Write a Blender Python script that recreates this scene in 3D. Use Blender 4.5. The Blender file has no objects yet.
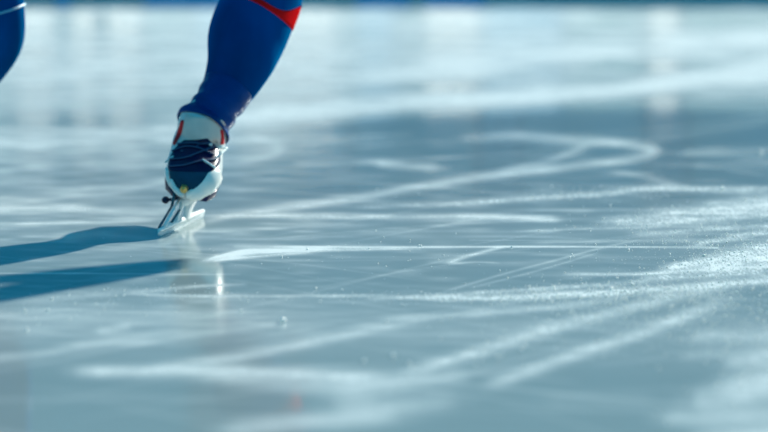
import bpy, bmesh, math, random
import numpy as np
from mathutils import Vector, Matrix
from mathutils.bvhtree import BVHTree

random.seed(7)
rng = np.random.default_rng(11)
C = bpy.context.scene.collection
PI = math.pi

# ------------------------------------------------------------------ camera
F = 2133.3
H = 0.45
PITCH = math.atan(249 / F)
cp, sp = math.cos(PITCH), math.sin(PITCH)
cam_d = bpy.data.cameras.new('camera')
cam = bpy.data.objects.new('camera', cam_d)
C.objects.link(cam)
cam.location = (0, 0, H)
cam.rotation_euler = (PI / 2 - PITCH, 0, 0)
cam_d.lens = 100
cam_d.sensor_width = 36
cam_d.clip_end = 300
cam_d.dof.use_dof = True
cam_d.dof.focus_distance = 3.38
cam_d.dof.aperture_fstop = 2.9
bpy.context.scene.camera = cam


def ground(u, v):
    """where the sight line of a picture point meets the ice"""
    dx = (u - 384) / F
    dy = (216 - v) / F
    fy = cp + dy * sp
    fz = -sp + dy * cp
    t = H / -fz
    return dx * t, fy * t


def ray(u, v, Y):
    dx = (u - 384) / F
    dy = (216 - v) / F
    fy = cp + dy * sp
    fz = -sp + dy * cp
    t = Y / fy
    return Vector((dx * t, Y, H + fz * t))


def chart(X, Y, Z=0.0):
    zc = Y * cp + (H - Z) * sp
    yc = (Z - H) * cp + Y * sp
    return 384 + F * X / zc, 216 - F * yc / zc


# ------------------------------------------------------------------ materials
def mat(name, col=(0.5, 0.5, 0.5), rough=0.5, metal=0.0, **kw):
    m = bpy.data.materials.new(name)
    m.use_nodes = True
    b = m.node_tree.nodes['Principled BSDF']
    b.inputs['Base Color'].default_value = (*col, 1)
    b.inputs['Roughness'].default_value = rough
    b.inputs['Metallic'].default_value = metal
    for k, v in kw.items():
        b.inputs[k.replace('_', ' ')].default_value = v
    return m


def vary(m, scale=8.0, amt=0.15, bump=0.0, stretch=(1, 1, 1)):
    """gentle procedural variation of the base colour, and bump"""
    nt = m.node_tree
    b = nt.nodes['Principled BSDF']
    tc = nt.nodes.new('ShaderNodeTexCoord')
    mp = nt.nodes.new('ShaderNodeMapping')
    mp.inputs['Scale'].default_value = stretch
    n = nt.nodes.new('ShaderNodeTexNoise')
    n.inputs['Scale'].default_value = scale
    n.inputs['Detail'].default_value = 4
    nt.links.new(tc.outputs['Object'], mp.inputs[0])
    nt.links.new(mp.outputs[0], n.inputs['Vector'])
    c = b.inputs['Base Color'].default_value[:]
    r = nt.nodes.new('ShaderNodeValToRGB')
    r.color_ramp.elements[0].position = 0.3
    r.color_ramp.elements[1].position = 0.7
    r.color_ramp.elements[0].color = (*[x * (1 - amt) for x in c[:3]], 1)
    r.color_ramp.elements[1].color = (*[min(1, x * (1 + amt)) for x in c[:3]], 1)
    nt.links.new(n.outputs['Fac'], r.inputs[0])
    nt.links.new(r.outputs[0], b.inputs['Base Color'])
    if bump:
        bp = nt.nodes.new('ShaderNodeBump')
        bp.inputs['Strength'].default_value = bump
        bp.inputs['Distance'].default_value = 0.004
        nt.links.new(n.outputs['Fac'], bp.inputs['Height'])
        nt.links.new(bp.outputs[0], b.inputs['Normal'])
    return m


M = {}
M['suit'] = vary(mat('suit_lycra', (0.0, 0.050, 0.21), 0.5, Specular_IOR_Level=0.0, Sheen_Weight=0.22, Sheen_Roughness=0.4, Sheen_Tint=(0.0, 0.45, 0.85, 1)), 7, 0.4, 0.25, (1, 1, .5))
M['cuff'] = vary(mat('cuff_fabric', (0.0, 0.036, 0.19), 0.3, Specular_Tint=(0.1, 0.6, 1, 1), Specular_IOR_Level=0.25), 20, 0.2, 0.2)
M['highlight'] = mat('highlight', (0.10, 0.42, 0.62), 0.5)  # pale colour for the painted highlight on the other leg
M['red'] = vary(mat('red_fabric', (0.80, 0.010, 0.012), 0.5, Specular_IOR_Level=0.0), 20, 0.1)
M['skin'] = vary(mat('skin', (0.45, 0.25, 0.18), 0.5), 20, 0.08)
M['hood'] = vary(mat('hood_fabric', (0.003, 0.03, 0.2), 0.45), 20, 0.15)
M['dark'] = mat('dark_lens', (0.01, 0.012, 0.02), 0.12)
M['white_boot'] = vary(mat('boot_shell', (0.70, 0.72, 0.70), 0.32), 30, 0.07)
M['tongue'] = vary(mat('tongue_fabric', (0.85, 0.66, 0.58), 0.55), 40, 0.1, 0.2)
M['toe_white'] = vary(mat('toe_cap_shell', (1.0, 0.95, 0.88), 0.25), 30, 0.05)
M['navy'] = vary(mat('boot_navy', (0.001, 0.004, 0.05), 0.3, Specular_IOR_Level=0.25), 30, 0.3)
M['teal'] = vary(mat('toe_panel', (0.006, 0.04, 0.09), 0.25), 30, 0.3)
M['lace'] = vary(mat('lace_cord', (0.75, 0.9, 0.9), 0.6), 90, 0.1)
M['lace_dark'] = vary(mat('lace_cord_dark', (0.02, 0.07, 0.16), 0.5), 90, 0.1)
M['red_trim'] = vary(mat('boot_red_trim', (0.9, 0.03, 0.035), 0.5, Specular_IOR_Level=0.1), 30, 0.1)
M['steel'] = mat('blade_steel', (0.9, 0.95, 0.95), 0.35, 0.4)
M['alu'] = mat('tube_aluminium', (0.95, 0.97, 0.95), 0.35, 0.0)
M['strut_dark'] = mat('strut_grey', (0.03, 0.12, 0.17), 0.35, 0.3)
M['gold'] = mat('gold_bolt', (0.75, 0.50, 0.16), 0.3, 0.7)
M['black'] = mat('black_rubber', (0.004, 0.008, 0.05), 0.4)


# ------------------------------------------------------------------ helpers
def tag(o, label=None, cat=None, group=None, kind=None):
    for k, v in (('label', label), ('category', cat), ('group', group), ('kind', kind)):
        if v:
            o[k] = v
    return o


def link(name, me, m, parent=None, smooth=True):
    o = bpy.data.objects.new(name, me)
    C.objects.link(o)
    if m is not None:
        me.materials.append(m)
    if smooth:
        me.polygons.foreach_set('use_smooth', [True] * len(me.polygons))
    if parent is not None:
        o.parent = parent
        o.matrix_parent_inverse = parent.matrix_basis.inverted()
    return o


def obj(name, bm, m, parent=None, smooth=True, bevel=0):
    me = bpy.data.meshes.new(name)
    bmesh.ops.recalc_face_normals(bm, faces=bm.faces)
    bm.to_mesh(me)
    bm.free()
    o = link(name, me, m, parent, smooth)
    if bevel:
        b = o.modifiers.new('bevel', 'BEVEL')
        b.width = bevel
        b.segments = 2
        b.limit_method = 'ANGLE'
    return o


def empty(name, loc):
    o = bpy.data.objects.new(name, None)
    C.objects.link(o)
    o.location = loc
    o.empty_display_size = 0.1
    return o


def catmull(pts, n):
    """pts: rows of numbers; n samples per span"""
    P = [np.array(p, float) for p in pts]
    P = [2 * P[0] - P[1]] + P + [2 * P[-1] - P[-2]]
    out = []
    for i in range(1, len(P) - 2):
        for k in range(n):
            t = k / n
            a, b, c, d = P[i - 1], P[i], P[i + 1], P[i + 2]
            out.append(0.5 * ((2 * b) + (c - a) * t + (2 * a - 5 * b + 4 * c - d) * t * t + (3 * b - a - 3 * c + d) * t ** 3))
    out.append(P[-2])
    return out


def tube(bm, rows, n=24, span=5, side=(1, 0, 0), cap=True, power=2.0):
    """rows of (x,y,z, radius across `side`, radius along the other way); a closed tapering tube"""
    S = catmull(rows, span)
    rings = []
    side = Vector(side)
    m = len(S)
    for i, s in enumerate(S):
        p = Vector(s[:3])
        a = Vector(S[min(i + 1, m - 1)][:3]) - Vector(S[max(i - 1, 0)][:3])
        a.normalize()
        sx = (side - a * side.dot(a)).normalized()
        sy = a.cross(sx)
        rings.append((p, a, sx, sy, max(s[3], 1e-4), max(s[4] if len(s) > 4 else s[3], 1e-4)))
    if cap:
        def caps(r, sgn):
            p, a, sx, sy, rx, ry = r
            k = min(rx, ry) * 0.85
            res = []
            for q in (0.35, 0.65, 0.88, 0.985):
                f = math.sqrt(1 - q * q)
                res.append((p + a * sgn * k * q, a, sx, sy, rx * f, ry * f))
            return res
        rings = list(reversed(caps(rings[0], -1))) + rings + caps(rings[-1], 1)
    vr = []
    for p, a, sx, sy, rx, ry in rings:
        row = []
        for k in range(n):
            t = 2 * PI * k / n
            c, s_ = math.cos(t), math.sin(t)
            e = 2 / power
            c2 = math.copysign(abs(c) ** e, c)
            s2 = math.copysign(abs(s_) ** e, s_)
            row.append(bm.verts.new(p + sx * rx * c2 + sy * ry * s2))
        vr.append(row)
    for i in range(len(vr) - 1):
        for k in range(n):
            bm.faces.new((vr[i][k], vr[i][(k + 1) % n], vr[i + 1][(k + 1) % n], vr[i + 1][k]))
    bm.faces.new(vr[0][::-1])
    bm.faces.new(vr[-1])


def ball(bm, c, r, sub=3, sc=(1, 1, 1)):
    mtx = Matrix.Translation(Vector(c)) @ Matrix.Diagonal((*sc, 1))
    bmesh.ops.create_icosphere(bm, subdivisions=sub, radius=r, matrix=mtx)


def box(bm, c, s, rot=None):
    mtx = Matrix.Translation(Vector(c)) @ (rot.to_4x4() if rot else Matrix.Identity(4)) @ Matrix.Diagonal((*s, 1))
    bmesh.ops.create_cube(bm, size=1, matrix=mtx)


def rod(bm, a, b, r0, r1=None, n=16):
    a, b = Vector(a), Vector(b)
    d = b - a
    q = d.to_track_quat('Z', 'Y').to_matrix().to_4x4()
    bmesh.ops.create_cone(bm, cap_ends=True, segments=n, radius1=r0, radius2=r0 if r1 is None else r1,
                          depth=d.length, matrix=Matrix.Translation((a + b) / 2) @ q)


def remeshed(bm, voxel, smooth=3):
    """fuse overlapping closed shapes into one continuous surface"""
    me = bpy.data.meshes.new('tmp')
    bmesh.ops.recalc_face_normals(bm, faces=bm.faces)
    bm.to_mesh(me)
    bm.free()
    o = bpy.data.objects.new('tmp', me)
    C.objects.link(o)
    r = o.modifiers.new('r', 'REMESH')
    r.mode = 'VOXEL'
    r.voxel_size = voxel
    s = o.modifiers.new('s', 'SMOOTH')
    s.factor = 0.5
    s.iterations = smooth
    dg = bpy.context.evaluated_depsgraph_get()
    dg.update()
    res = bpy.data.meshes.new_from_object(o.evaluated_get(dg))
    bpy.data.objects.remove(o)
    return res


def bvh_of(me):
    return BVHTree.FromPolygons([v.co.copy() for v in me.vertices], [tuple(p.vertices) for p in me.polygons])


def grid_mesh(P, closed=False):
    """P: list of rows of points"""
    bm = bmesh.new()
    V = [[bm.verts.new(p) for p in r] for r in P]
    for i in range(len(V) - 1):
        n = len(V[i])
        for k in range(n if closed else n - 1):
            bm.faces.new((V[i][k], V[i][(k + 1) % n], V[i + 1][(k + 1) % n], V[i + 1][k]))
    return bm


# ------------------------------------------------------------------ the skater's leg lines
ANK = ray(211, 112, 3.80)
KNEE = ray(287, -45, 4.00)
KNEE2 = Vector((-0.705, 3.95, 0.50))
ANK2 = ray(-56, 112, 4.12)


def on(u, v, Y):
    p = ray(u, v, Y)
    return (p.x, p.y, p.z)


# ------------------------------------------------------------------ body
bm = bmesh.new()
PX = 3.9 / F
# skater's left leg (the one on the ice): shank rows measured off the picture
leg = [
    (*on(208, 122, 3.79), 0.034, 0.038),
    (*on(211, 113, 3.80), 0.0375, 0.042),
    (*on(224, 95, 3.825), 0.0445, 0.047),
    (*on(234, 76, 3.85), 0.053, 0.062),
    (*on(241, 58, 3.87), 0.0625, 0.074),
    (*on(246.5, 38, 3.90), 0.0705, 0.085),
    (*on(256, 16, 3.93), 0.0705, 0.090),
    (*on(268, -6, 3.96), 0.0650, 0.085),
    (*on(279, -30, 3.99), 0.057, 0.074),
    (*on(284, -52, 4.01), 0.061, 0.068),
]
HIPL = Vector((-0.24, 4.20, 0.84))
HIPR = Vector((-0.42, 4.20, 0.84))
leg += [(-0.190, 4.06, 0.57, 0.068, 0.070), (-0.20, 4.17, 0.68, 0.082, 0.085), (-0.215, 4.26, 0.77, 0.092, 0.095), (-0.24, 4.31, 0.84, 0.08, 0.09)]
tube(bm, leg, 32, 6)
leg2 = [
    (*on(-60, 120, 4.13), 0.036, 0.04),
    (*on(-54, 108, 4.12), 0.038, 0.042),
    (*on(-37, 85, 4.10), 0.048, 0.05),
    (*on(-25, 62, 4.07), 0.062, 0.064),
    (*on(-15, 38, 4.05), 0.072, 0.072),
    (*on(-13, 15, 4.02), 0.071, 0.071),
    (*on(-12, -18, 4.00), 0.064, 0.066),
    (*on(-8, -58, 3.98), 0.063, 0.064),
    (-0.65, 4.04, 0.59, 0.071, 0.073),
    (-0.53, 4.17, 0.69, 0.083, 0.086),
    (-0.41, 4.27, 0.79, 0.092, 0.095),
    (-0.36, 4.31, 0.84, 0.08, 0.09),
]
tube(bm, leg2, 32, 6)
# trunk, bent low and leaning to the side
tsd = Vector((0.83, 0.05, -0.55)).normalized()
tube(bm, [(-0.30, 4.36, 0.76, 0.150, 0.105), (-0.29, 4.31, 0.83, 0.155, 0.11), (-0.19, 4.22, 0.90, 0.132, 0.10),
          (-0.10, 4.13, 0.98, 0.145, 0.11), (-0.03, 4.06, 1.05, 0.165, 0.105), (0.0, 4.02, 1.10, 0.12, 0.08)], 36, 6, side=tsd)
tube(bm, [(-0.01, 4.04, 1.07, 0.062, 0.062), (0.02, 3.98, 1.14, 0.055, 0.058), (0.035, 3.94, 1.20, 0.055, 0.06)], 24, 4)
# head
HC = Vector((0.04, 3.91, 1.27))
ball(bm, HC, 0.1, 4, (0.76, 0.95, 1.12))
ball(bm, HC + Vector((0, -0.030, -0.055)), 0.06, 3, (0.85, 0.95, 0.9))
tube(bm, [(*(HC + Vector((0, -0.092, 0.015))), 0.009), (*(HC + Vector((0, -0.108, -0.02))), 0.014), (*(HC + Vector((0, -0.095, -0.03))), 0.012)], 12, 3)
for s in (-1, 1):
    ball(bm, HC + Vector((0.075 * s, 0.008, -0.01)), 0.026, 2, (0.35, 0.7, 1.1))
tube(bm, [(*(HC + Vector((-0.022, -0.088, -0.058))), 0.006), (*(HC + Vector((0, -0.094, -0.058))), 0.008), (*(HC + Vector((0.022, -0.088, -0.058))), 0.006)], 10, 3, side=(0, 1, 0))


def arm(sh, el, wr, palm_dir, thumb):
    tube(bm, [(*sh, 0.060, 0.064), (*(sh.lerp(el, .3)), 0.058, 0.060), (*(sh.lerp(el, .7)), 0.052, 0.054), (*el, 0.045, 0.046),
              (*(el.lerp(wr, .3)), 0.046, 0.046), (*(el.lerp(wr, .7)), 0.031, 0.031), (*wr, 0.026, 0.022)], 24, 5)
    d = (wr - el).normalized()
    across = d.cross(palm_dir).normalized()
    tube(bm, [(*(wr), 0.025, 0.017), (*(wr + d * .03), 0.034, 0.016), (*(wr + d * .07), 0.041, 0.015), (*(wr + d * .09), 0.040, 0.013)],
         20, 4, side=across)
    for k, (o, L) in enumerate(((-.030, .070), (-.010, .080), (.010, .074), (.029, .056))):
        b = wr + d * .088 + across * o
        f = [b, b + d * L * .4 + palm_dir * .006, b + d * L * .72 + palm_dir * .020, b + d * L * .9 + palm_dir * .036]
        tube(bm, [(*f[0], .0095), (*f[1], .0088), (*f[2], .0082), (*f[3], .0072)], 12, 3)
    b = wr + d * .025 + across * .026 * thumb
    f = [b, b + d * .025 + across * .022 * thumb + palm_dir * .008, b + d * .052 + across * .032 * thumb + palm_dir * .018]
    tube(bm, [(*f[0], .013), (*f[1], .0105), (*f[2], .0085)], 12, 3)
    return d


SHL = Vector((0.10, 4.07, 0.97))
SHR = Vector((-0.17, 4.05, 1.13))
ELL = Vector((0.295, 4.25, 0.61))
WRL = Vector((0.115, 4.285, 0.728))
ELR = Vector((-0.40, 4.24, 1.06))
WRR = Vector((-0.36, 4.44, 0.93))
arm(SHL, ELL, WRL, Vector((-0.3, 0.5, -0.8)).normalized(), 1)
arm(SHR, ELR, WRR, Vector((0.8, 0, -0.6)).normalized(), -1)
body_me = remeshed(bm, 0.0055, 4)
body_bvh = bvh_of(body_me)

person = empty('person', (-0.33, 4.2, 0.0))
tag(person, 'skater in tight navy blue suit with a red band below the knee', 'person')
body = link('body', body_me, M['suit'], person)
body_me.materials.append(M['skin'])
for p in body_me.polygons:
    c = p.center
    if (c - WRL).dot((WRL - ELL).normalized()) > 0.01 and (c - WRL).length < 0.2 and c.z < 0.9 and c.x < 0.13 and c.x > -0.08 and c.z > 0.70:
        p.material_index = 1
    elif (c - WRR).dot((WRR - ELR).normalized()) > 0.01 and (c - WRR).length < 0.2 and c.y > 4.44:
        p.material_index = 1
    elif c.z > 1.18 and c.y < 3.95:
        p.material_index = 1


def wrap(a, b, edge0, edge1, nt=10, nth=72, off=0.0015, bvh=body_bvh, th0=0, th1=2 * PI):
    """a band lying on a limb: ray out from the axis a->b; edges give the distance along the axis for each angle"""
    a, b = Vector(a), Vector(b)
    d = (b - a).normalized()
    fr = (Vector((0, -1, 0)) - d * d.dot(Vector((0, -1, 0)))).normalized()
    rt = d.cross(fr)
    if rt.x < 0:
        rt = -rt
    rows = []
    for i in range(nt + 1):
        row = []
        for k in range(nth):
            th = th0 + (th1 - th0) * k / nth
            t0, t1 = edge0(th), edge1(th)
            p = a + d * (t0 + (t1 - t0) * i / nt)
            dr = fr * math.cos(th) + rt * math.sin(th)
            hit, n, _, dist = bvh.ray_cast(p, dr, 0.3)
            if hit is None:
                hit = p + dr * 0.06
            e = min(i, nt - i)
            row.append(hit + dr * off * (1.0 if e > 0 else 0.1))
        rows.append(row)
    return grid_mesh(rows, closed=True)


# red band round the top of the shank; th: 0 faces the viewer, +90 deg is the outer (right) side
ax0 = Vector(on(247, 38, 3.90))
ax1 = Vector(on(279, -30, 3.99))
Lp = (ax1 - ax0).length / math.hypot(32, 68)     # metres per pixel along the axis


def low(th):
    s = math.sin(th)
    return (25 - 14 * math.cos(th)) * Lp


def high(th):
    s = math.sin(th)
    return (30 - 14 * math.cos(th) + 21 * max(0, s) ** 3) * Lp


o = obj('knee_band', wrap(ax0, ax1, low, high), M['red'], person)
o['label'] = 'red band'
for ex, nm in ((0.010, 'seam'),):
    obj('seam', wrap(ax0, ax1, lambda t: high(t), lambda t: high(t) + 0.003, 3, off=0.0022), M['suit'], person)
px0 = Vector(on(-13, 15, 4.02))
px1 = Vector(on(-12, -18, 4.00))
o = obj('highlight', wrap(px0, px1, lambda t: (2 + 6 * math.cos(t) + 10 * math.sin(t)) * Lp, lambda t: (4.2 + 6 * math.cos(t) + 10 * math.sin(t)) * Lp, 3, off=.003), M['highlight'], person)  # pale strip standing in for the highlight along the knee fold
o['label'] = 'painted highlight on the knee fold'
# gathered cloth cuff over the boot top
cf0 = Vector(on(207, 130, 3.79))
cf1 = Vector(on(226, 92, 3.83))


def cuff_band(t0, t1, fold):
    a, d = cf0, (cf1 - cf0).normalized()
    fr = (Vector((0, -1, 0)) - d * d.dot(Vector((0, -1, 0)))).normalized()
    rt = d.cross(fr)
    if rt.x < 0:
        rt = -rt
    rows = []
    n, N = 22, 72
    for i in range(n + 1):
        q = i / n
        row = []
        for k in range(N):
            th = 2 * PI * k / N
            wob = 0.004 * math.sin(2 * th + 1.0) * (1 - q)
            p = a + d * (t0 + (t1 - t0) * q + wob)
            dr = fr * math.cos(th) + rt * math.sin(th)
            hit, nn, _, dist = body_bvh.ray_cast(p, dr, 0.3)
            r = (hit - p).length if hit is not None else 0.04
            f = fold * (0.5 + 0.5 * math.sin(q * PI * 5 + 1.2 * math.sin(th + 0.7) + 0.8 * math.sin(3 * th)))
            f *= 0.35 + 0.65 * max(0, math.cos(th - 0.9)) ** 0.5 if math.cos(th - 0.9) > 0 else 0.35
            f *= min(1, (1 - q) * 4)
            tr = 0.0065 * (1 - q) ** 1.5 + 0.0008
            if i == 0:
                tr = 0.0005
            row.append(p + dr * (r + f + tr))
        rows.append(row)
    return grid_mesh(rows, closed=True)


# ------------------------------------------------------------------ speed skate
BN = Vector(ground(157.5, 238) + (0,))          # near end of the blade, on the ice
BF = Vector(ground(203.5, 217.0) + (0,))
bd = (BF - BN).normalized()
bs = Vector((bd.y, -bd.x, 0))                   # to the right, seen from the viewer
skate = empty('speed_skate', (BN + BF) / 2)
tag(skate, 'white and navy speed skate with red trim, standing on the ice on its silver blade', 'speed skate')

ROLL = 0.23
TOE = ray(189.5, 199, 3.66)                      # underside of the toe
back = Vector((-0.03, 1, 0.28)).normalized()
lat = (Vector((bs.x, bs.y, 0)) * math.cos(ROLL) + Vector((0, 0, -1)) * math.sin(ROLL))
lat = (lat - back * lat.dot(back)).normalized()
up = lat.cross(back).normalized()
if up.z < 0:
    up = -up


def foot(d, n, s=0.0):
    return TOE + back * d + up * n + lat * s


bm = bmesh.new()
rows = []
for d, w, hgt in ((-0.004, .022, .026), (.010, .037, .042), (.035, .046, .054), (.07, .049, .062), (.11, .047, .072),
                  (.15, .045, .088), (.19, .037, .080), (.225, .032, .07), (.250, .027, .06), (.264, .018, .045)):
    rows.append((*foot(d, hgt / 2), w, hgt / 2))
tube(bm, rows, 36, 4, side=lat, power=2.5)
top = Vector(on(210, 114, 3.80))
mid = Vector(on(203, 142, 3.775))
tube(bm, [(*foot(.16, .045), .038, .05), (*foot(.150, .085), .042, .047), (*mid, .0405, .048), (*Vector(on(208, 127, 3.785)), .0345, .038)],
     32, 5, side=lat)
boot_me = remeshed(bm, 0.0035, 3)
boot_bvh = bvh_of(boot_me)
boot = link('boot_shell', boot_me, M['white_boot'], skate)
boot['label'] = 'pale grey-white boot shell'

SCx = 3.72


def front(u, v, off=0.0012):
    """a point on the boot's front, on the sight line direction (0,1,0) through height/side of (u,v) at the boot's distance"""
    p = ray(u, v, SCx)
    hit, n, _, dist = boot_bvh.ray_cast(Vector((p.x, 3.3, p.z)), Vector((0, 1, 0)), 1.0)
    if hit is None or n.y > -0.02:
        hit, n, _, dist = boot_bvh.find_nearest(Vector((p.x, SCx - 0.02, p.z)))
    return hit + n * off, n


def patch(name, left, right, m, off=0.0012, rows=24, cols=24, parent=None):
    L = catmull(left, 8)
    R = catmull(right, 8)

    def at(S, q):
        x = q * (len(S) - 1)
        i = min(int(x), len(S) - 2)
        return S[i] + (S[i + 1] - S[i]) * (x - i)
    P = []
    for i in range(rows + 1):
        l, r = at(L, i / rows), at(R, i / rows)
        row = []
        for k in range(cols + 1):
            q = l + (r - l) * k / cols
            e = min(i, rows - i, k, cols - k)
            row.append(front(q[0], q[1], off if e > 0 else 0.0)[0])
        P.append(row)
    return obj(name, grid_mesh(P), m, parent or skate)


# tongue (pale grey), lacing area (navy), toe panel (dark teal), toe cap (white), side trims (red)
o = patch('tongue', [(184, 115), (181, 128), (178, 146)], [(226, 122), (222, 134), (218, 148)], M['tongue'], 0.0014)
o = patch('lacing_panel', [(184, 141), (176, 147), (171, 155), (170, 165), (172, 169)],
          [(207, 138), (213, 145), (218, 152), (220, 163), (212, 171)], M['navy'], 0.0028)
o['label'] = 'navy lacing panel'
lp = o
o = patch('toe_panel', [(171, 163), (172, 172), (175, 180), (181, 184)], [(215, 168), (210, 176), (204, 183), (192, 187)], M['teal'], 0.0022)
o['label'] = 'dark glossy panel over the toes'
o = patch('toe_cap', [(211, 169), (205, 178), (198, 184), (190, 189), (196, 197)], [(219, 168), (222, 175), (221, 184), (217, 195), (206, 204)], M['toe_white'], 0.0034)
o['label'] = 'glossy white toe cap'
o = patch('toe_edge', [(167, 166), (166, 175), (170, 184), (176, 191)], [(170, 167), (172, 176), (175, 183), (182, 190)], M['toe_white'], 0.0024, cols=6)
o = patch('side_trim', [(180.5, 121), (177, 130), (174, 139), (172, 146)], [(183, 122), (181.5, 131), (177.5, 140), (174, 146)], M['red_trim'], 0.0030, cols=6)
o['label'] = 'red trim'
o = patch('side_trim', [(218, 131), (218.8, 136), (219.2, 141), (219.2, 146)], [(220.6, 131), (221.4, 136), (221.8, 141), (221.6, 146)], M['red_trim'], 0.0030, cols=6)
o['label'] = 'red trim'


def lace(pts, r, m, name='lace', parent=None):
    S = catmull(pts, 6)
    rows_ = []
    for s in S:
        p, n = front(s[0], s[1], 0.0032 + r * 0.7)
        rows_.append((*p, r, r))
    b = bmesh.new()
    tube(b, rows_, 8, 1, side=(0.1, 0.2, 1))
    return obj(name, b, m, parent or lp)


for a in ([(174, 152), (186, 148), (200, 150), (213, 156)],
          [(173, 159), (185, 158), (198, 154), (212, 149)],
          [(173, 165), (186, 164), (200, 161), (216, 160)],
          [(178, 146), (190, 145), (200, 144), (209, 143)]):
    lace(a, 0.0016, M['lace_dark'])
o = lace([(204, 160), (209, 163), (215, 167)], 0.0019, M['lace'])
o['label'] = 'white lace end'
o = lace([(169, 162), (172, 159.5), (175.5, 157)], 0.0016, M['lace'])
o['label'] = 'white lace end'
o = lace([(217.5, 147), (221, 149), (223, 150)], 0.0018, M['lace'])
o['label'] = 'white lace end'
for (u, v) in ((208.5, 145), (206, 152), (192, 156.5), (197, 148), (183, 152)):
    p, n = front(u, v, 0.004)
    b = bmesh.new()
    ball(b, p, 0.0024 if v != 145 else 0.0036, 2)
    obj('eyelet', b, M['alu'] if v == 145 else M['lace_dark'], lp)

# cuff of the suit over the boot (part of the person)
bm2 = cuff_band(-0.014, 0.075, 0.0045)


def cuff_shell():
    a = Vector(on(205, 131, 3.785))
    d = (Vector(on(226, 92, 3.83)) - a).normalized()
    fr = (Vector((0, -1, 0)) - d * d.dot(Vector((0, -1, 0)))).normalized()
    rt = d.cross(fr)
    if rt.x < 0:
        rt = -rt
    rows = []
    n, N = 30, 96
    for i in range(n + 1):
        q = i / n
        row = []
        for k in range(N):
            th = 2 * PI * k / N
            # the hem dips at the outer side and rises over the tongue
            t0 = -0.002 + 0.004 * max(0, math.sin(th)) + 0.003 * max(0, math.cos(th + 0.5))
            p = a + d * (t0 + (0.095 - t0) * q)
            dr = fr * math.cos(th) + rt * math.sin(th)
            r = 0.0
            for bv in (body_bvh, boot_bvh):
                hit, nn, _, dist = bv.ray_cast(p, dr, 0.12)
                if hit is not None:
                    r = max(r, (hit - p).length)
            r = min(max(r, 0.036), 0.054)
            hb = body_bvh.ray_cast(a + d * (0.025 + (0.095 - 0.025) * q), dr, 0.12)[0]
            rb_ = (hb - (a + d * (0.025 + (0.095 - 0.025) * q))).length + 0.001 if hb is not None else r
            ww = min(1, max(0, q - .12) * 1.9)
            r = r * (1 - ww) + max(rb_, 0.036) * ww if rb_ < r else r
            f = 0.0028 * math.sin(q * PI * 6 + 1.5 * math.sin(th + 0.7) + 0.8 * math.sin(3 * th)) * (1 - q) ** 0.6
            row.append(p + dr * (r + f + 0.0034 * (1 - q) + 0.0006))
        rows.append(row)
    # smooth the radii a little around
    return grid_mesh(rows, closed=True)


bm2.free()
o = obj('trouser_cuff', cuff_shell(), M['cuff'], person)
so = o.modifiers.new('thick', 'SOLIDIFY')
so.thickness = 0.002
so.offset = -1
sm = o.modifiers.new('sm', 'SMOOTH')
sm.iterations = 2

# hood, glasses
b = bmesh.new()
ball(b, HC + Vector((0, 0.014, 0.006)), 0.106, 4, (0.80, 0.95, 1.13))
for v in [v for v in b.verts if (v.co.y - HC.y < -0.045 and v.co.z < HC.z + 0.075)]:
    b.verts.remove(v)
o = obj('hood', b, M['hood'], person)
b = bmesh.new()
for s in (-1, 1):
    ball(b, HC + Vector((0.032 * s, -0.086, 0.016)), 0.026, 3, (1.1, 0.35, 0.7))
    rod(b, HC + Vector((0.055 * s, -0.08, 0.018)), HC + Vector((0.082 * s, 0.0, 0.014)), 0.003)
obj('glasses', b, M['dark'], person)


# ---- blade assembly
def blade_pt(d, s, z):
    return BN + bd * d + bs * s + Vector((0, 0, z))


TILT = 0.10   # the blade leans with the boot
LB = (BF - BN).length


def bp_(d, z, s=0.0):
    return blade_pt(d, s + z * TILT, z)


def plate(name, prof, th, m, parent=skate, bevel=0.0):
    """prof: (d,z) outline in the blade's plane"""
    b = bmesh.new()
    A = [b.verts.new(bp_(d, z, -th / 2)) for d, z in prof]
    B = [b.verts.new(bp_(d, z, th / 2)) for d, z in prof]
    b.faces.new(A)
    b.faces.new(B[::-1])
    n = len(prof)
    for i in range(n):
        b.faces.new((A[i], A[(i + 1) % n], B[(i + 1) % n], B[i]))
    return obj(name, b, m, parent, smooth=False, bevel=bevel)


prof = [(0.004, 0.0035), (0.0, 0.008), (0.004, 0.010), (0.02, 0.0115), (LB - .02, 0.0115), (LB - .004, .010), (LB, .007), (LB - 0.008, 0.001), (LB * .6, 0), (LB * .3, 0), (0.02, 0.0005)]
plate('blade', prof, 0.0014, M['steel'])
b = bmesh.new()
tube(b, [(*bp_(0.010, 0.0115), .0035, .0035), (*bp_(0.05, 0.0125), .0052, .0052), (*bp_(LB * .6, .0125), .0052, .0052), (*bp_(LB - .010, 0.0115), .0042, .0042)], 16, 3)
obj('blade_tube', b, M['alu'], skate)
# toe hinge: bracket rising from the tube to the sole, with an axle and a gold bolt
toe_mount = foot(0.045, -0.002)
b = bmesh.new()
rod(b, bp_(0.030, 0.018, 0.003), ray(179.5, 199, 3.68), 0.0030, 0.0026)
obj('front_strut', b, M['alu'], skate)
b = bmesh.new()
rod(b, bp_(0.016, 0.016, -0.003), ray(172, 206, 3.66), 0.0022)
rod(b, ray(172, 206, 3.66), ray(175, 191, 3.67), 0.0026)
o = obj('spring_rod', b, M['strut_dark'], skate)
o['label'] = 'dark grey rod'
b = bmesh.new()
rod(b, bp_(0.075, 0.018, 0.002), ray(185, 202, 3.70), 0.0022)
obj('back_strut', b, M['strut_dark'], skate)
b = bmesh.new()
c = ray(186, 199.5, 3.685)
tube(b, [(*(c + Vector((-.008, 0, -.004))), .008, .007), (*c, .011, .009), (*(foot(.03, .004, -.006)), .012, .012)], 16, 3)
obj('hinge_block', b, M['alu'], skate)
b = bmesh.new()
hp = ray(165.5, 200, 3.69)
hq = ray(181, 198, 3.70)
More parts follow.
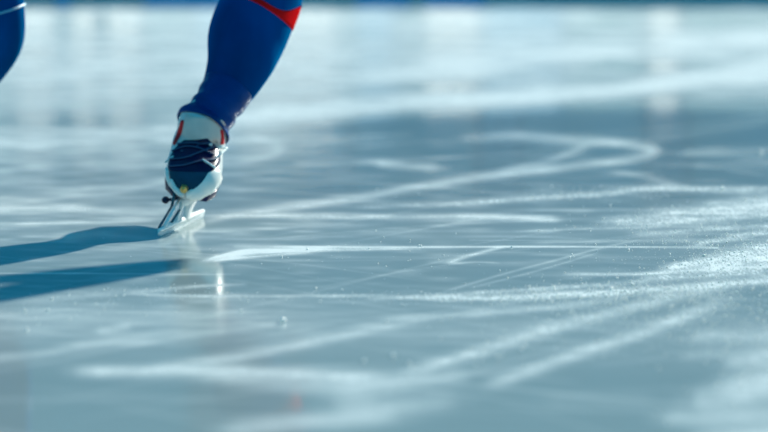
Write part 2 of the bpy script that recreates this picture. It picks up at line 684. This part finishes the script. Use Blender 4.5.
rod(b, hp + Vector((.004, 0, 0)), hq, 0.0028)
ball(b, hp, 0.0066, 3, (1, 1, 1))
o = obj('hinge_axle', b, M['black'], skate)
o['label'] = 'black round axle end'
b = bmesh.new()
g = ray(184, 189, 3.635)
bmesh.ops.create_cone(b, cap_ends=True, segments=6, radius1=.0075, radius2=.0065, depth=.008,
                      matrix=Matrix.Translation(g) @ Matrix.Rotation(PI / 2 + .3, 4, 'X') @ Matrix.Rotation(.4, 4, 'Z'))
ball(b, g + Vector((0, -.004, .001)), .0036, 2)
o = obj('bolt', b, M['gold'], skate, smooth=False)
o['label'] = 'gold coloured bolt'
# front cup around the bolt
b = bmesh.new()
tube(b, [(*ray(171, 181, 3.65), .004, .006), (*ray(176, 190, 3.645), .005, .007), (*ray(184, 195, 3.64), .006, .006), (*ray(193, 192, 3.645), .006, .007), (*ray(201, 191, 3.655), .006, .008)],
     12, 5)
obj('mounting_cup', b, M['toe_white'], skate)
# rear cup: stands on the tube further back, the heel rests over it
b = bmesh.new()
rc = bp_(0.20, 0.018)
tube(b, [(*bp_(0.185, 0.011), .0055, .026), (*bp_(0.19, 0.035), .009, .026), (*(bp_(0.20, 0.060) + Vector((.006, 0, 0))), .012, .026)], 16, 4)
obj('heel_cup', b, M['alu'], skate)
b = bmesh.new()
tube(b, [(*bp_(0.12, 0.017), .004, .010), (*bp_(0.13, 0.030), .0035, .006), (*foot(.09, -.002), .005, .010)], 12, 4)
obj('bridge_post', b, M['alu'], skate)
# dark sole plate
b = bmesh.new()
rowsL = []
sole = [(.012, .030), (.04, .044), (.08, .048), (.12, .044), (.17, .036), (.22, .034), (.255, .026)]
up_, dn_ = [], []
for nn in (-.006, .006):
    rowsL.append([b.verts.new(foot(d, nn, w)) for d, w in sole] + [b.verts.new(foot(d, nn, -w)) for d, w in reversed(sole)])
b.faces.new(rowsL[0])
b.faces.new(rowsL[1][::-1])
n = len(rowsL[0])
for i in range(n):
    b.faces.new((rowsL[0][i], rowsL[0][(i + 1) % n], rowsL[1][(i + 1) % n], rowsL[1][i]))
obj('sole', b, M['navy'], skate, bevel=0.002)

# the other skate, on the foot beyond the picture's left edge
skate2 = skate.copy()
C.objects.link(skate2)
off = ANK2 - ANK + Vector((0.0, 0, 0.005))
skate2.location = skate.location + off
skate2['label'] = 'white and navy speed skate lifted off the ice, under the other navy leg'
def copy_parts(src, dst):
    for ch in list(src.children):
        c2 = ch.copy()
        C.objects.link(c2)
        c2.parent = dst
        c2.matrix_parent_inverse = ch.matrix_parent_inverse.copy()
        copy_parts(ch, c2)


copy_parts(skate, skate2)

# ------------------------------------------------------------------ the ice
cols = np.unique(np.concatenate([np.linspace(-2600, -160, 50), np.linspace(-160, 930, 640), np.linspace(930, 3400, 50)]))
rws = np.unique(np.concatenate([np.linspace(6.0, 445, 400), np.linspace(445, 900, 70), np.geomspace(900, 5200, 24)]))
U, V = np.meshgrid(cols, rws)
dx = (U - 384) / F
dy = (216 - V) / F
fy = cp + dy * sp
fz = -sp + dy * cp
T = H / -fz
GX, GY = dx * T, fy * T
print('ice far edge', GY[0, 0], 'near', GY[-1, 0])
EDGE = float(GY[0, 0])


def seg_dist(px, py, a, b):
    ax, ay = a
    bx, by = b
    L = (bx - ax) ** 2 + (by - ay) ** 2 + 1e-9
    t = np.clip(((px - ax) * (bx - ax) + (py - ay) * (by - ay)) / L, 0, 1)
    return np.hypot(px - ax - t * (bx - ax), py - ay - t * (by - ay)), t


def vnoise(x, y, seed=0):
    """smooth value noise"""
    r = np.random.default_rng(seed).random((256, 256))
    xi, yi = np.floor(x).astype(int), np.floor(y).astype(int)
    fx, fy_ = x - xi, y - yi
    fx = fx * fx * (3 - 2 * fx)
    fy_ = fy_ * fy_ * (3 - 2 * fy_)
    g = lambda i, j: r[i % 256, j % 256]
    return (g(xi, yi) * (1 - fx) + g(xi + 1, yi) * fx) * (1 - fy_) + (g(xi, yi + 1) * (1 - fx) + g(xi + 1, yi + 1) * fx) * fy_


# strokes: skate marks and swept snow on the ice: (points, half widths start/end, strength, rough edge 0..1)
STROKES = [
    # far field
    ([(384, 76), (470, 66), (560, 56), (660, 47), (768, 38), (900, 30)], 9, 9, .55, 0),
    ([(150, 128), (250, 117), (384, 106), (500, 97), (600, 92), (768, 64), (900, 45)], 10, 8, .65, 0),
    ([(384, 100), (480, 104), (560, 98)], 9, 7, .35, 0),
    ([(640, 84), (768, 75), (900, 68)], 8, 10, .5, 0),
    ([(0, 105), (120, 96), (240, 92), (400, 80)], 8, 8, .25, 0),
    ([(-60, 150), (60, 138), (165, 132), (240, 130)], 8, 8, .35, 0),
    ([(225, 118), (300, 112), (360, 108)], 12, 12, .4, 0),
    # arc
    ([(240, 160), (272, 154), (279, 147), (262, 139), (240, 136)], 4, 4, .35, 0),
    ([(468, 138), (520, 136), (568, 140), (610, 142), (640, 146), (652, 151), (640, 157), (600, 163), (550, 169), (500, 175), (450, 182), (400, 190), (350, 199), (290, 206), (230, 212)], 5.2, 4.0, .52, .1),
    ([(590, 143), (572, 152), (545, 162), (500, 170)], 3.5, 3, .35, 0),
    ([(375, 163), (400, 166), (440, 168)], 4, 5, .42, 0),
    ([(300, 163), (400, 162)], 3, 3, .15, 0),
    ([(610, 171), (645, 177), (680, 186)], 3, 3, .28, 0),
    ([(690, 152), (768, 150)], 5, 5, .22, 0),
    ([(700, 165), (768, 163)], 4, 4, .2, 0),
    # middle field
    ([(360, 206), (450, 204), (520, 199), (600, 194), (660, 188), (720, 190), (800, 189)], 2.6, 4, .62, .5),
    ([(210, 215), (300, 216), (400, 217), (470, 216), (540, 219), (560, 220)], 3.5, 3.0, .55, .2),
    ([(450, 222), (500, 218), (555, 219)], 3.2, 3, .45, .2),
    ([(500, 210), (600, 210), (680, 210)], 1.6, 1.6, .25, 0),
    ([(600, 223), (640, 220), (680, 213), (740, 208), (820, 200)], 6, 10, .62, .6),
    ([(640, 225), (720, 218), (820, 212)], 3, 5, .5, .6),
    ([(700, 203), (768, 202), (830, 200)], 3, 4, .4, .5),
    ([(-40, 209), (30, 208), (80, 209), (150, 213), (175, 211)], 6, 4, .5, 0),
    ([(-40, 224), (60, 223), (150, 221)], 2, 1.5, .4, 0),
    ([(-40, 200), (60, 197), (130, 190), (180, 178)], 3, 3, .25, 0),
    ([(80, 188), (110, 187), (165, 182)], 3, 3, .22, 0),
    ([(200, 232), (260, 228), (330, 226), (384, 224)], 3, 2, .2, 0),
    ([(205, 222), (240, 214), (290, 208), (330, 203)], 3, 3, .35, 0),
    ([(232, 178), (300, 181), (384, 178)], 4, 4, .12, 0),
    ([(110, 250), (150, 246), (200, 238), (260, 236)], 3, 3, .18, 0),
    ([(500, 232), (620, 228), (768, 226)], 1.2, 1.2, .25, .4),
    ([(640, 234), (768, 226), (820, 222)], 2.2, 3, .45, .8),
    # crisp mark and the wedge of snow next to it
    ([(236, 246.5), (330, 247), (430, 247), (560, 246.6), (700, 247.5), (720, 248)], 1.5, .5, .85, 0),
    ([(203, 261), (225, 255), (250, 250), (290, 250), (340, 249)], 1.8, 1.2, .85, .1),
    ([(222, 256.5), (262, 252), (330, 249.5)], 3.6, 1.4, .85, .1),
    ([(205, 261.5), (250, 257), (310, 252.5)], 1.6, 1.4, .7, .1),
    ([(240, 251), (300, 250.5), (420, 248.5)], 3, 1.0, .7, .1),
    ([(447, 263), (465, 257), (490, 250), (505, 247)], 2.0, 1.4, .62, .1),
    ([(450, 264), (475, 262), (500, 263)], 1.3, .8, .35, 0),
    ([(430, 296), (500, 275), (560, 259), (605, 247), (640, 240)], .9, .9, .35, 0),
    ([(470, 288), (540, 270), (600, 252)], .7, .7, .3, 0),
    ([(300, 291), (400, 272), (470, 262)], .8, .6, .15, 0),
    ([(256, 240), (420, 226), (600, 218)], .8, .8, .16, 0),
    ([(340, 244), (460, 222), (500, 214)], .8, .8, .16, 0),
    # the bright snow bank on the right
    ([(660, 270), (700, 262), (740, 254), (800, 243)], 3, 9, .8, .7),
    ([(700, 268), (740, 262), (800, 256)], 5, 7, .8, .6),
    ([(690, 246), (730, 238), (800, 228)], 2, 4, .55, .9),
    ([(565, 274), (640, 274), (700, 270), (768, 266), (820, 262)], 1.4, 3, .8, .3),
    ([(640, 281), (700, 274), (768, 272), (820, 270)], 4, 6, .55, .9),
    ([(384, 297), (450, 298), (520, 297), (600, 293), (680, 288), (768, 281), (820, 278)], 2.4, 5, .72, .6),
    ([(370, 299), (450, 295), (520, 290), (600, 285), (660, 280)], 1.4, 3, .5, .8),
    ([(125, 294), (200, 296), (300, 296), (384, 295)], 1.2, 1.3, .5, .4),
    ([(128, 292), (160, 290), (200, 286), (246, 284)], 2.6, 1.2, .45, .5),
    ([(384, 318), (440, 316), (500, 312), (560, 306), (620, 300)], 3.5, 4, .38, .4),
    ([(440, 335), (520, 330), (560, 322)], 4, 4, .18, .2),
    ([(405, 374), (440, 363), (490, 348), (540, 332), (600, 316), (660, 300), (720, 286)], 4.5, 4, .62, .5),
    ([(488, 386), (520, 374), (570, 356), (620, 340), (670, 322), (730, 298)], 4.5, 4, .60, .4),
    # lower left and bottom
    ([(72, 372), (110, 371), (180, 371), (250, 372), (330, 376), (400, 382)], 4.5, 6, .66, 0),
    ([(150, 368), (220, 359), (280, 348), (330, 338), (370, 330), (420, 322)], 4, 3.5, .5, .2),
    ([(200, 378), (300, 386), (380, 396)], 5, 8, .35, 0),
    ([(330, 384), (384, 384), (440, 378), (470, 372)], 9, 6, .38, 0),
    ([(330, 410), (384, 407), (460, 398)], 11, 8, .3, 0),
    ([(220, 432), (270, 425), (330, 420), (400, 414)], 6, 8, .5, 0),
    ([(-40, 362), (0, 358), (40, 354), (80, 346), (150, 342)], 4, 3, .34, .2),
    ([(103, 330), (125, 327)], 3.0, 2.4, .5, .3),
    ([(60, 350), (110, 340), (160, 334), (190, 330)], 3.5, 3, .25, .3),
    ([(120, 346), (170, 340), (230, 330), (290, 322)], 2, 2, .2, .1),
    ([(-30, 273.5), (60, 273.2), (100, 273.6), (170, 274), (240, 274)], .8, .5, .62, 0),
    ([(30, 300), (100, 292), (130, 288)], 5, 3, .15, .5),
    ([(470, 240), (600, 241)], .6, .6, .2, 0),
    # lower right
    ([(690, 338), (730, 336), (800, 336)], 4, 5, .42, .5),
    ([(690, 356), (768, 350)], 4, 5, .22, .5),
    ([(735, 362), (800, 352)], 5, 8, .45, .5),
    ([(690, 400), (720, 398), (768, 388), (820, 380)], 8, 14, .55, .3),
    ([(740, 385), (820, 368)], 9, 14, .5, .3),
    ([(660, 418), (720, 420), (820, 412)], 6, 10, .45, .2),
    ([(700, 440), (820, 432)], 5, 10, .6, .2),
    ([(560, 400), (640, 400)], 8, 8, .08, .2),
]

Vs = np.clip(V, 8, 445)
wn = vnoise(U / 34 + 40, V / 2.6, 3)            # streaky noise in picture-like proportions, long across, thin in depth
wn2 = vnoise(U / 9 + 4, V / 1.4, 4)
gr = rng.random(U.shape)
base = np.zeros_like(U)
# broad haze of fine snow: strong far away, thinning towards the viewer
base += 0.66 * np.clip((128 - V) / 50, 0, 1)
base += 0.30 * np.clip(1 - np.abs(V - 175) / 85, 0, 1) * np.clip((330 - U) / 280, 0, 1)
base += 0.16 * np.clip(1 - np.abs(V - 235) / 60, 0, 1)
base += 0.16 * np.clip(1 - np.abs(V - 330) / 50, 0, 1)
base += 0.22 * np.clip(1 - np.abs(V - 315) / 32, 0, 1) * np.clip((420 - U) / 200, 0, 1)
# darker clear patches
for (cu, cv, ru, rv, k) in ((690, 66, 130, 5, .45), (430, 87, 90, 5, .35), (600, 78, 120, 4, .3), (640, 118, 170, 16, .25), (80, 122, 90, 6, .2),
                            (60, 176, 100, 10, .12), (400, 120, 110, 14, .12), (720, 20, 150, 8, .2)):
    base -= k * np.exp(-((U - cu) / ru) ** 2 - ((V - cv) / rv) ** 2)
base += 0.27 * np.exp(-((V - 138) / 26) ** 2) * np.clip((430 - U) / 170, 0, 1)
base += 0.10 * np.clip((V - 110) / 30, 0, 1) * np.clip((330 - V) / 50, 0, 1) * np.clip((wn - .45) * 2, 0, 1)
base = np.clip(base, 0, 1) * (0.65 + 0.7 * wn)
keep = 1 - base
for pts, h0, h1, s, rg in STROKES:
    if sum(p[1] for p in pts) / len(pts) > 318:
        h0, h1, s, rg = h0 * 1.3, h1 * 1.35, s * .86, max(rg, .25)
    P = catmull(pts, 4)
    n = len(P) - 1
    best = np.full(U.shape, 0.0)
    umin, umax = min(p[0] for p in P) - 60, max(p[0] for p in P) + 60
    vmin, vmax = min(p[1] for p in P) - 40, max(p[1] for p in P) + 40
    ii = np.where((rws >= vmin) & (rws <= vmax))[0]
    jj = np.where((cols >= umin) & (cols <= umax))[0]
    if len(ii) == 0 or len(jj) == 0:
        continue
    sl = (slice(ii[0], ii[-1] + 1), slice(jj[0], jj[-1] + 1))
    uu, vv = U[sl], V[sl]
    acc = np.zeros(uu.shape)
    tt = np.zeros(uu.shape)
    dmin = np.full(uu.shape, 1e9)
    for i in range(n):
        d, t = seg_dist(uu * 0.55, vv, (P[i][0] * .55, P[i][1]), (P[i + 1][0] * .55, P[i + 1][1]))
        q = (i + t) / n
        m_ = d < dmin
        dmin = np.where(m_, d, dmin)
        tt = np.where(m_, q, tt)
    hw = h0 + (h1 - h0) * tt
    a = np.exp(-(dmin / hw) ** 2 * 1.1)
    fall = np.clip(np.minimum(tt, 1 - tt) * 7, 0, 1) ** 0.7 if len(pts) > 2 else 1.0
    a = a * (0.25 + 0.75 * fall) * (0.75 + 0.5 * wn[sl])
    if rg:
        brk = np.clip(0.25 + 1.5 * gr[sl] * (0.4 + wn2[sl]), 0, 1.5)
        a = a * ((1 - rg) + rg * brk)
    keep[sl] *= 1 - np.clip(a * s, 0, 0.98)
# many fine stray scratches over the whole sheet
for k in range(170):
    u0, v0 = rng.uniform(-150, 900), rng.uniform(130, 430)
    L = rng.uniform(60, 420)
    sl_ = rng.normal(0.0, 0.10) - (0.08 if rng.random() < .6 else -.03)
    cv_ = rng.normal(0, 0.00015)
    hw = rng.uniform(.5, 1.1) * (1 + abs(v0 - 250) / 160)
    s = rng.uniform(.04, .17)
    ii = np.where((rws > v0 - 70) & (rws < v0 + 70))[0]
    jj = np.where((cols > u0) & (cols < u0 + L))[0]
    if len(ii) < 2 or len(jj) < 2:
        continue
    sl = (slice(ii[0], ii[-1] + 1), slice(jj[0], jj[-1] + 1))
    x = U[sl] - u0
    a = np.exp(-((V[sl] - v0 - sl_ * x - cv_ * x * x) / hw) ** 2) * np.sin(np.clip(x / L, 0, 1) * PI) ** .5
    keep[sl] *= 1 - a * s
frost = np.clip(1 - keep, 0, 1)

nr, nc = U.shape
co = np.zeros((nr * nc, 3))
co[:, 0] = GX.ravel()
co[:, 1] = GY.ravel()
idx = np.arange(nr * nc).reshape(nr, nc)
quads = np.stack([idx[:-1, :-1], idx[1:, :-1], idx[1:, 1:], idx[:-1, 1:]], -1).reshape(-1, 4)
# one last strip behind the viewer
ex = np.stack([np.linspace(-12, 12, nc), np.full(nc, -6.0), np.zeros(nc)], -1)
co = np.concatenate([co, ex])
last, ext = idx[-1], np.arange(nc) + nr * nc
quads = np.concatenate([quads, np.stack([last[:-1], ext[:-1], ext[1:], last[1:]], -1)])
me = bpy.data.meshes.new('floor')
me.vertices.add(len(co))
me.vertices.foreach_set('co', co.ravel())
me.loops.add(len(quads) * 4)
me.loops.foreach_set('vertex_index', quads.ravel())
me.polygons.add(len(quads))
me.polygons.foreach_set('loop_start', np.arange(len(quads)) * 4)
me.update(calc_edges=True)
me.validate()
at_ = me.attributes.new('frost', 'FLOAT', 'POINT')
at_.data.foreach_set('value', np.concatenate([frost.ravel(), np.full(nc, .2)]).astype(np.float32))

m = bpy.data.materials.new('rink_ice')
m.use_nodes = True
nt = m.node_tree
B = nt.nodes['Principled BSDF']
N = nt.nodes.new
Lk = nt.links.new
a = N('ShaderNodeAttribute')
a.attribute_name = 'frost'
geo = N('ShaderNodeNewGeometry')
n1 = N('ShaderNodeTexNoise')
n1.inputs['Scale'].default_value = 420
n1.inputs['Detail'].default_value = 3
n2 = N('ShaderNodeTexNoise')
n2.inputs['Scale'].default_value = 18
n2.inputs['Detail'].default_value = 6
mp = N('ShaderNodeMapping')
mp.inputs['Scale'].default_value = (1, 1.0, 1)
Lk(geo.outputs['Position'], mp.inputs[0])
Lk(mp.outputs[0], n1.inputs['Vector'])
Lk(geo.outputs['Position'], n2.inputs['Vector'])


def math_(op, x, y):
    k = N('ShaderNodeMath')
    k.operation = op
    for i, s in enumerate((x, y)):
        if isinstance(s, (int, float)):
            k.inputs[i].default_value = s
        else:
            Lk(s, k.inputs[i])
    return k.outputs[0]


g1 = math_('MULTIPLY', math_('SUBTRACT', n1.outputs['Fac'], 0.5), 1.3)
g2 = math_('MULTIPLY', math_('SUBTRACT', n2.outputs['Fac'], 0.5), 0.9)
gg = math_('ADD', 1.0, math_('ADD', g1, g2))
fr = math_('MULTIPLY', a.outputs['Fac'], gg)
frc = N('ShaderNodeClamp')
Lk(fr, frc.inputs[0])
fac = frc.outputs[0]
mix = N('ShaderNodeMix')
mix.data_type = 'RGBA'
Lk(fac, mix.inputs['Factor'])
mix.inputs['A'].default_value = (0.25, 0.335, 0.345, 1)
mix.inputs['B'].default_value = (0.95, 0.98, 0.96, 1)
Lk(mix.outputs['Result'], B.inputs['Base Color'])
rr = N('ShaderNodeMapRange')
Lk(fac, rr.inputs['Value'])
rr.inputs['To Min'].default_value = 0.06
rr.inputs['To Max'].default_value = 0.38
Lk(rr.outputs[0], B.inputs['Roughness'])
B.inputs['IOR'].default_value = 1.31
bmp = N('ShaderNodeBump')
bmp.inputs['Strength'].default_value = 0.12
bmp.inputs['Distance'].default_value = 0.0006
Lk(fac, bmp.inputs['Height'])
Lk(bmp.outputs[0], B.inputs['Normal'])
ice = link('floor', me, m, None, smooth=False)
tag(ice, 'pale blue rink ice with white skate marks and swept snow', 'ice', kind='structure')

# ------------------------------------------------------------------ loose ice shavings
W = np.zeros(U.shape)
inner = (U > -20) & (U < 790) & (V > 170) & (V < 440)
region = np.zeros_like(U)
for (cu, cv, ru, rv, k) in ((730, 258, 90, 22, 1.0), (640, 292, 120, 14, 1.2), (480, 297, 130, 5, .9), (690, 220, 90, 16, .5), (620, 318, 90, 24, .28),
                            (520, 350, 90, 16, .12), (100, 303, 110, 14, .16), (260, 296, 140, 4, .35), (745, 350, 50, 50, .2), (600, 193, 150, 5, .4),
                            (350, 255, 160, 14, .06), (160, 289, 50, 5, .5), (700, 245, 60, 12, .5), (620, 355, 60, 10, .1), (745, 310, 60, 25, .35), (650, 305, 110, 20, .35)):
    region += k * np.exp(-((U - cu) / ru) ** 2 - ((V - cv) / rv) ** 2)
prob = np.where(inner, region * (0.12 + frost), 0).ravel()
prob /= prob.sum()
NG = 6200
pick = rng.choice(len(prob), NG, p=prob)
pu = U.ravel()[pick] + rng.normal(0, 2.0, NG)
pv = V.ravel()[pick] + rng.normal(0, .8, NG)
ico = bmesh.new()
bmesh.ops.create_icosphere(ico, subdivisions=1, radius=1)
iv = np.array([v.co[:] for v in ico.verts])
ifc = np.array([[v.index for v in f.verts] for f in ico.faces])
ico.free()
xs, ys = [], []
AV, AF = [], []
for k in range(NG):
    x, y = ground(pu[k], pv[k])
    r = min(0.0003 + rng.exponential(0.00033), 0.0017) * (y / 3.2)
    if rng.random() < 0.02:
        r *= 1.7
    if pv[k] > 285 and pu[k] > 520:
        r *= 1.35
    sc = rng.uniform(.7, 1.3, 3)
    AV.append(iv * sc * r + np.array([x, y, r * 0.5]))
    AF.append(ifc + len(iv) * k)
for (u, v, r) in ((283, 323, .0042), (387, 322, .0014), (450, 318, .0013), (498, 358, .002), (393, 357, .0022), (364, 362, .002), (378, 264, .0011),
                  (386, 267, .0011), (410, 241, .0014), (456, 234, .001), (722, 190, .0045), (761, 153, .005), (500, 271, .0013), (570, 258, .0014),
                  (104, 290, .0014), (52, 300, .002), (48, 311, .002), (75, 304, .0012), (25, 312, .0018), (670, 255, .0016), (539, 231, .0014),
                  (320, 302, .0012), (321, 297, .0012), (241, 312, .002), (248, 302, .0014), (27, 331, .0022)):
    x, y = ground(u, v)
    AV.append(iv * r + np.array([x, y, r * .8]))
    AF.append(ifc + len(iv) * (len(AV) - 1))
for k in range(150):
    u, v = (rng.normal(735, 45), rng.normal(330, 45)) if k < 70 else (rng.uniform(400, 720), 0)
    if v == 0:
        v = 372 - (u - 405) * .29 + rng.normal(0, 6) if rng.random() < .6 else 300 + rng.normal(0, 8)
    if v < 265 or v > 420:
        continue
    x, y = ground(u, v)
    r = rng.uniform(.0008, .0019)
    AV.append(iv * r + np.array([x, y, r * .6]))
    AF.append(ifc + len(iv) * (len(AV) - 1))
AV = np.concatenate(AV)
AF = np.concatenate(AF)
me = bpy.data.meshes.new('ice_shavings')
me.from_pydata(AV.tolist(), [], AF.tolist())
sh = bpy.data.materials.new('snow_grain')
sh.use_nodes = True
t = sh.node_tree
for nn_ in list(t.nodes):
    t.nodes.remove(nn_)
out = t.nodes.new('ShaderNodeOutputMaterial')
di = t.nodes.new('ShaderNodeBsdfDiffuse')
di.inputs[0].default_value = (.92, 1, 1, 1)
tr = t.nodes.new('ShaderNodeBsdfTranslucent')
tr.inputs[0].default_value = (.92, 1, 1, 1)
mx = t.nodes.new('ShaderNodeMixShader')
mx.inputs[0].default_value = .7
t.links.new(di.outputs[0], mx.inputs[1])
t.links.new(tr.outputs[0], mx.inputs[2])
gl = t.nodes.new('ShaderNodeBsdfGlossy')
gl.inputs['Roughness'].default_value = .55
m2_ = t.nodes.new('ShaderNodeMixShader')
m2_.inputs[0].default_value = .45
t.links.new(mx.outputs[0], m2_.inputs[1])
t.links.new(gl.outputs[0], m2_.inputs[2])
t.links.new(m2_.outputs[0], out.inputs[0])
o = link('ice_shavings', me, sh)
tag(o, 'fine white ice shavings scattered along the skate marks', 'ice shavings', kind='stuff')

# ------------------------------------------------------------------ far side of the rink
def emis(name, col, strength, base=None):
    mm = mat(name, base or col, 0.5)
    b_ = mm.node_tree.nodes['Principled BSDF']
    b_.inputs['Emission Color'].default_value = (*col, 1)
    b_.inputs['Emission Strength'].default_value = strength
    return mm


M['board_white'] = vary(mat('board_white', (0.52, 0.70, 0.74), 0.35), 3, 0.06)
M['board_blue'] = vary(mat('board_blue', (0.02, 0.30, 0.55), 0.35), 3, 0.06)
M['kick'] = vary(mat('kick_strip', (0.30, 0.50, 0.54), 0.4), 3, 0.05)
M['rail'] = mat('rail_plastic', (0.01, 0.45, 0.80), 0.4)
YB = EDGE
def thin_white(name, col, k=0.5):
    """translucent plastic sheet: sun from behind glows through it"""
    mm = bpy.data.materials.new(name)
    mm.use_nodes = True
    t = mm.node_tree
    for q in list(t.nodes):
        t.nodes.remove(q)
    o_ = t.nodes.new('ShaderNodeOutputMaterial')
    nz = t.nodes.new('ShaderNodeTexNoise')
    nz.inputs['Scale'].default_value = 1.3
    rp_ = t.nodes.new('ShaderNodeValToRGB')
    rp_.color_ramp.elements[0].color = (*[c * .85 for c in col], 1)
    rp_.color_ramp.elements[1].color = (*col, 1)
    a_ = t.nodes.new('ShaderNodeBsdfDiffuse')
    b_ = t.nodes.new('ShaderNodeBsdfTranslucent')
    x_ = t.nodes.new('ShaderNodeMixShader')
    x_.inputs[0].default_value = k
    t.links.new(nz.outputs['Fac'], rp_.inputs[0])
    t.links.new(rp_.outputs[0], a_.inputs[0])
    t.links.new(rp_.outputs[0], b_.inputs[0])
    t.links.new(a_.outputs[0], x_.inputs[1])
    t.links.new(b_.outputs[0], x_.inputs[2])
    t.links.new(x_.outputs[0], o_.inputs[0])
    return mm


PAN = {
    'white': thin_white('board_white', (0.98, 1.0, 0.97), .95),
    'pale blue': thin_white('board_pale_blue', (0.50, 0.78, 0.97), .65),
    'pale grey': thin_white('board_pale_grey', (0.42, 0.62, 0.64), .6),
    'teal grey': thin_white('board_teal_grey', (0.16, 0.45, 0.55), .5),
}
KICK = {'g': M['kick'], 'b': M['rail']}
secs = [(-760, 'white', 'g'), (-620, 'pale grey', 'b'), (-440, 'white', 'g'), (-260, 'pale blue', 'g'), (-90, 'pale grey', 'g'), (14, 'white', 'g'), (56, 'teal grey', 'b'), (70, 'white', 'g'),
        (98, 'teal grey', 'g'), (106, 'white', 'g'), (144, 'pale grey', 'b'), (196, 'pale blue', 'b'), (240, 'white', 'g'), (340, 'pale grey', 'g'), (356, 'pale blue', 'b'),
        (398, 'pale grey', 'b'), (410, 'pale grey', 'g'), (424, 'white', 'b'), (484, 'pale blue', 'g'), (566, 'pale grey', 'g'), (650, 'white', 'g'), (684, 'pale grey', 'g'), (780, 'pale grey', 'g'),
        (930, 'white', 'g'), (1100, 'pale grey', 'b'), (1300, 'white', 'g'), (1500, 'white', 'g')]
for (u0, nm, kk), (u1, _, _) in zip(secs[:-1], secs[1:]):
    x0, x1 = ray(u0, 3, YB).x, ray(u1, 3, YB).x
    rb = empty('rink_board', ((x0 + x1) / 2, YB, 0))
    tag(rb, f'{nm} rink board section standing along the far edge of the ice', 'rink board', f'{nm} rink boards along the far edge')
    b = bmesh.new()
    z0, z1 = .22, 1.12
    vv_ = [b.verts.new(p) for p in ((x0 + .01, YB + .06, z0), (x1 - .01, YB + .06, z0), (x1 - .01, YB + .06, z1), (x0 + .01, YB + .06, z1))]
    b.faces.new(vv_)
    obj('panel', b, PAN[nm], rb, smooth=False)
    for xx in (x0 + .012, x1 - .012):
        b = bmesh.new()
        box(b, (xx, YB + .09, .6), (.024, .05, 1.1))
        obj('post', b, M['board_white'], rb, smooth=False)
    b = bmesh.new()
    box(b, ((x0 + x1) / 2, YB + .045, .11), (x1 - x0 - .004, .1, .22))
    obj('kick_strip', b, KICK[kk], rb, smooth=False)
    b = bmesh.new()
    box(b, ((x0 + x1) / 2, YB + .07, 1.14), (x1 - x0 - .004, .08, .04))
    obj('top_rail', b, M['rail'], rb, smooth=False, bevel=.01)

# ground behind the boards, then the low blue front of the hall
b = bmesh.new()
box(b, (0, YB + 20.12, -.06), (90, 40, .1))
o = obj('floor_outer', b, vary(mat('paving', (.10, .22, .30), .8), 2, .1), None, smooth=False)
tag(o, kind='structure')
YW = YB + 15.0
wallm = vary(mat('wall_blue', (0.18, 0.56, 0.70), 0.7), .6, .12)
b = bmesh.new()
box(b, (0, YW + .3, 4.45), (90, .4, 8.9))
o = obj('wall_back', b, wallm, None, smooth=False)
tag(o, kind='structure')
pane_m = vary(mat('window_glass', (0.25, 0.62, 0.80), 0.25), .5, .1)
frame_m = vary(mat('window_frame', (0.05, 0.25, 0.38), 0.5), 1, .1)
for i, (u0, u1) in enumerate([(-420, -300), (-180, -60), (60, 95), (120, 160), (300, 350), (480, 520), (650, 690), (860, 960), (1100, 1200)]):
    x0, x1 = ray(u0, 3, YW).x, ray(u1, 3, YW).x
    w = empty('window_%d' % (i + 1), ((x0 + x1) / 2, YW, 2.6))
    tag(w, kind='structure')
    b = bmesh.new()
    box(b, ((x0 + x1) / 2, YW + .08, 2.9), (x1 - x0, .03, 2.2))
    obj('pane', b, pane_m, w, smooth=False)
    b = bmesh.new()
    for xx in (x0 + .03, (x0 + x1) / 2, x1 - .03):
        box(b, (xx, YW + .05, 2.9), (.06, .1, 2.2))
    for zz in (1.83, 3.97):
        box(b, ((x0 + x1) / 2, YW + .05, zz), (x1 - x0, .1, .06))
    obj('frame', b, frame_m, w, smooth=False)

b = bmesh.new()  # unseen cloth, added to put a pink reflection on the near ice
xa, xb = ray(186, 3, YW).x, ray(300, 3, YW).x
wv = []
for i in range(13):
    xx = xa + (xb - xa) * i / 12
    yy = YW - .02 - .05 * (0.5 + .5 * math.sin(i * 1.7))
    wv.append([Vector((xx, yy, 7.25)), Vector((xx, YW + .04, 8.75))])
bb = grid_mesh(wv)
b.free()
o = obj('tint_card', bb, vary(mat('tint_cloth', (.62, .30, .38), .8), 1, .1), None)
tag(o, 'unseen dusty pink cloth added high on the hall wall to tint the ice reflection', 'card')

# ------------------------------------------------------------------ light
SUN = Vector((1.05, 1.75, 1.0)).normalized()
sd = bpy.data.lights.new('sun', 'SUN')
sd.energy = 6.6
sd.color = (1.0, 1.0, 0.90)
sd.angle = math.radians(1.1)
so_ = bpy.data.objects.new('sun', sd)
C.objects.link(so_)
so_.rotation_euler = SUN.to_track_quat('Z', 'Y').to_euler()
so_.location = SUN * 20
w = bpy.data.worlds.new('world')
bpy.context.scene.world = w
w.use_nodes = True
nt = w.node_tree
bg = nt.nodes['Background']
tc = nt.nodes.new('ShaderNodeTexCoord')
sx = nt.nodes.new('ShaderNodeSeparateXYZ')
nt.links.new(tc.outputs['Generated'], sx.inputs[0])
rp = nt.nodes.new('ShaderNodeValToRGB')
rp.color_ramp.elements[0].position = 0.0
rp.color_ramp.elements[0].color = (0.035, 0.32, 0.46, 1)
rp.color_ramp.elements[1].position = 0.7
rp.color_ramp.elements[1].color = (0.02, 0.26, 0.46, 1)
nt.links.new(sx.outputs['Z'], rp.inputs[0])
nt.links.new(rp.outputs[0], bg.inputs[0])
bg.inputs[1].default_value = 1.0

vs = bpy.context.scene.view_settings
vs.view_transform = 'Standard'
vs.look = 'None'
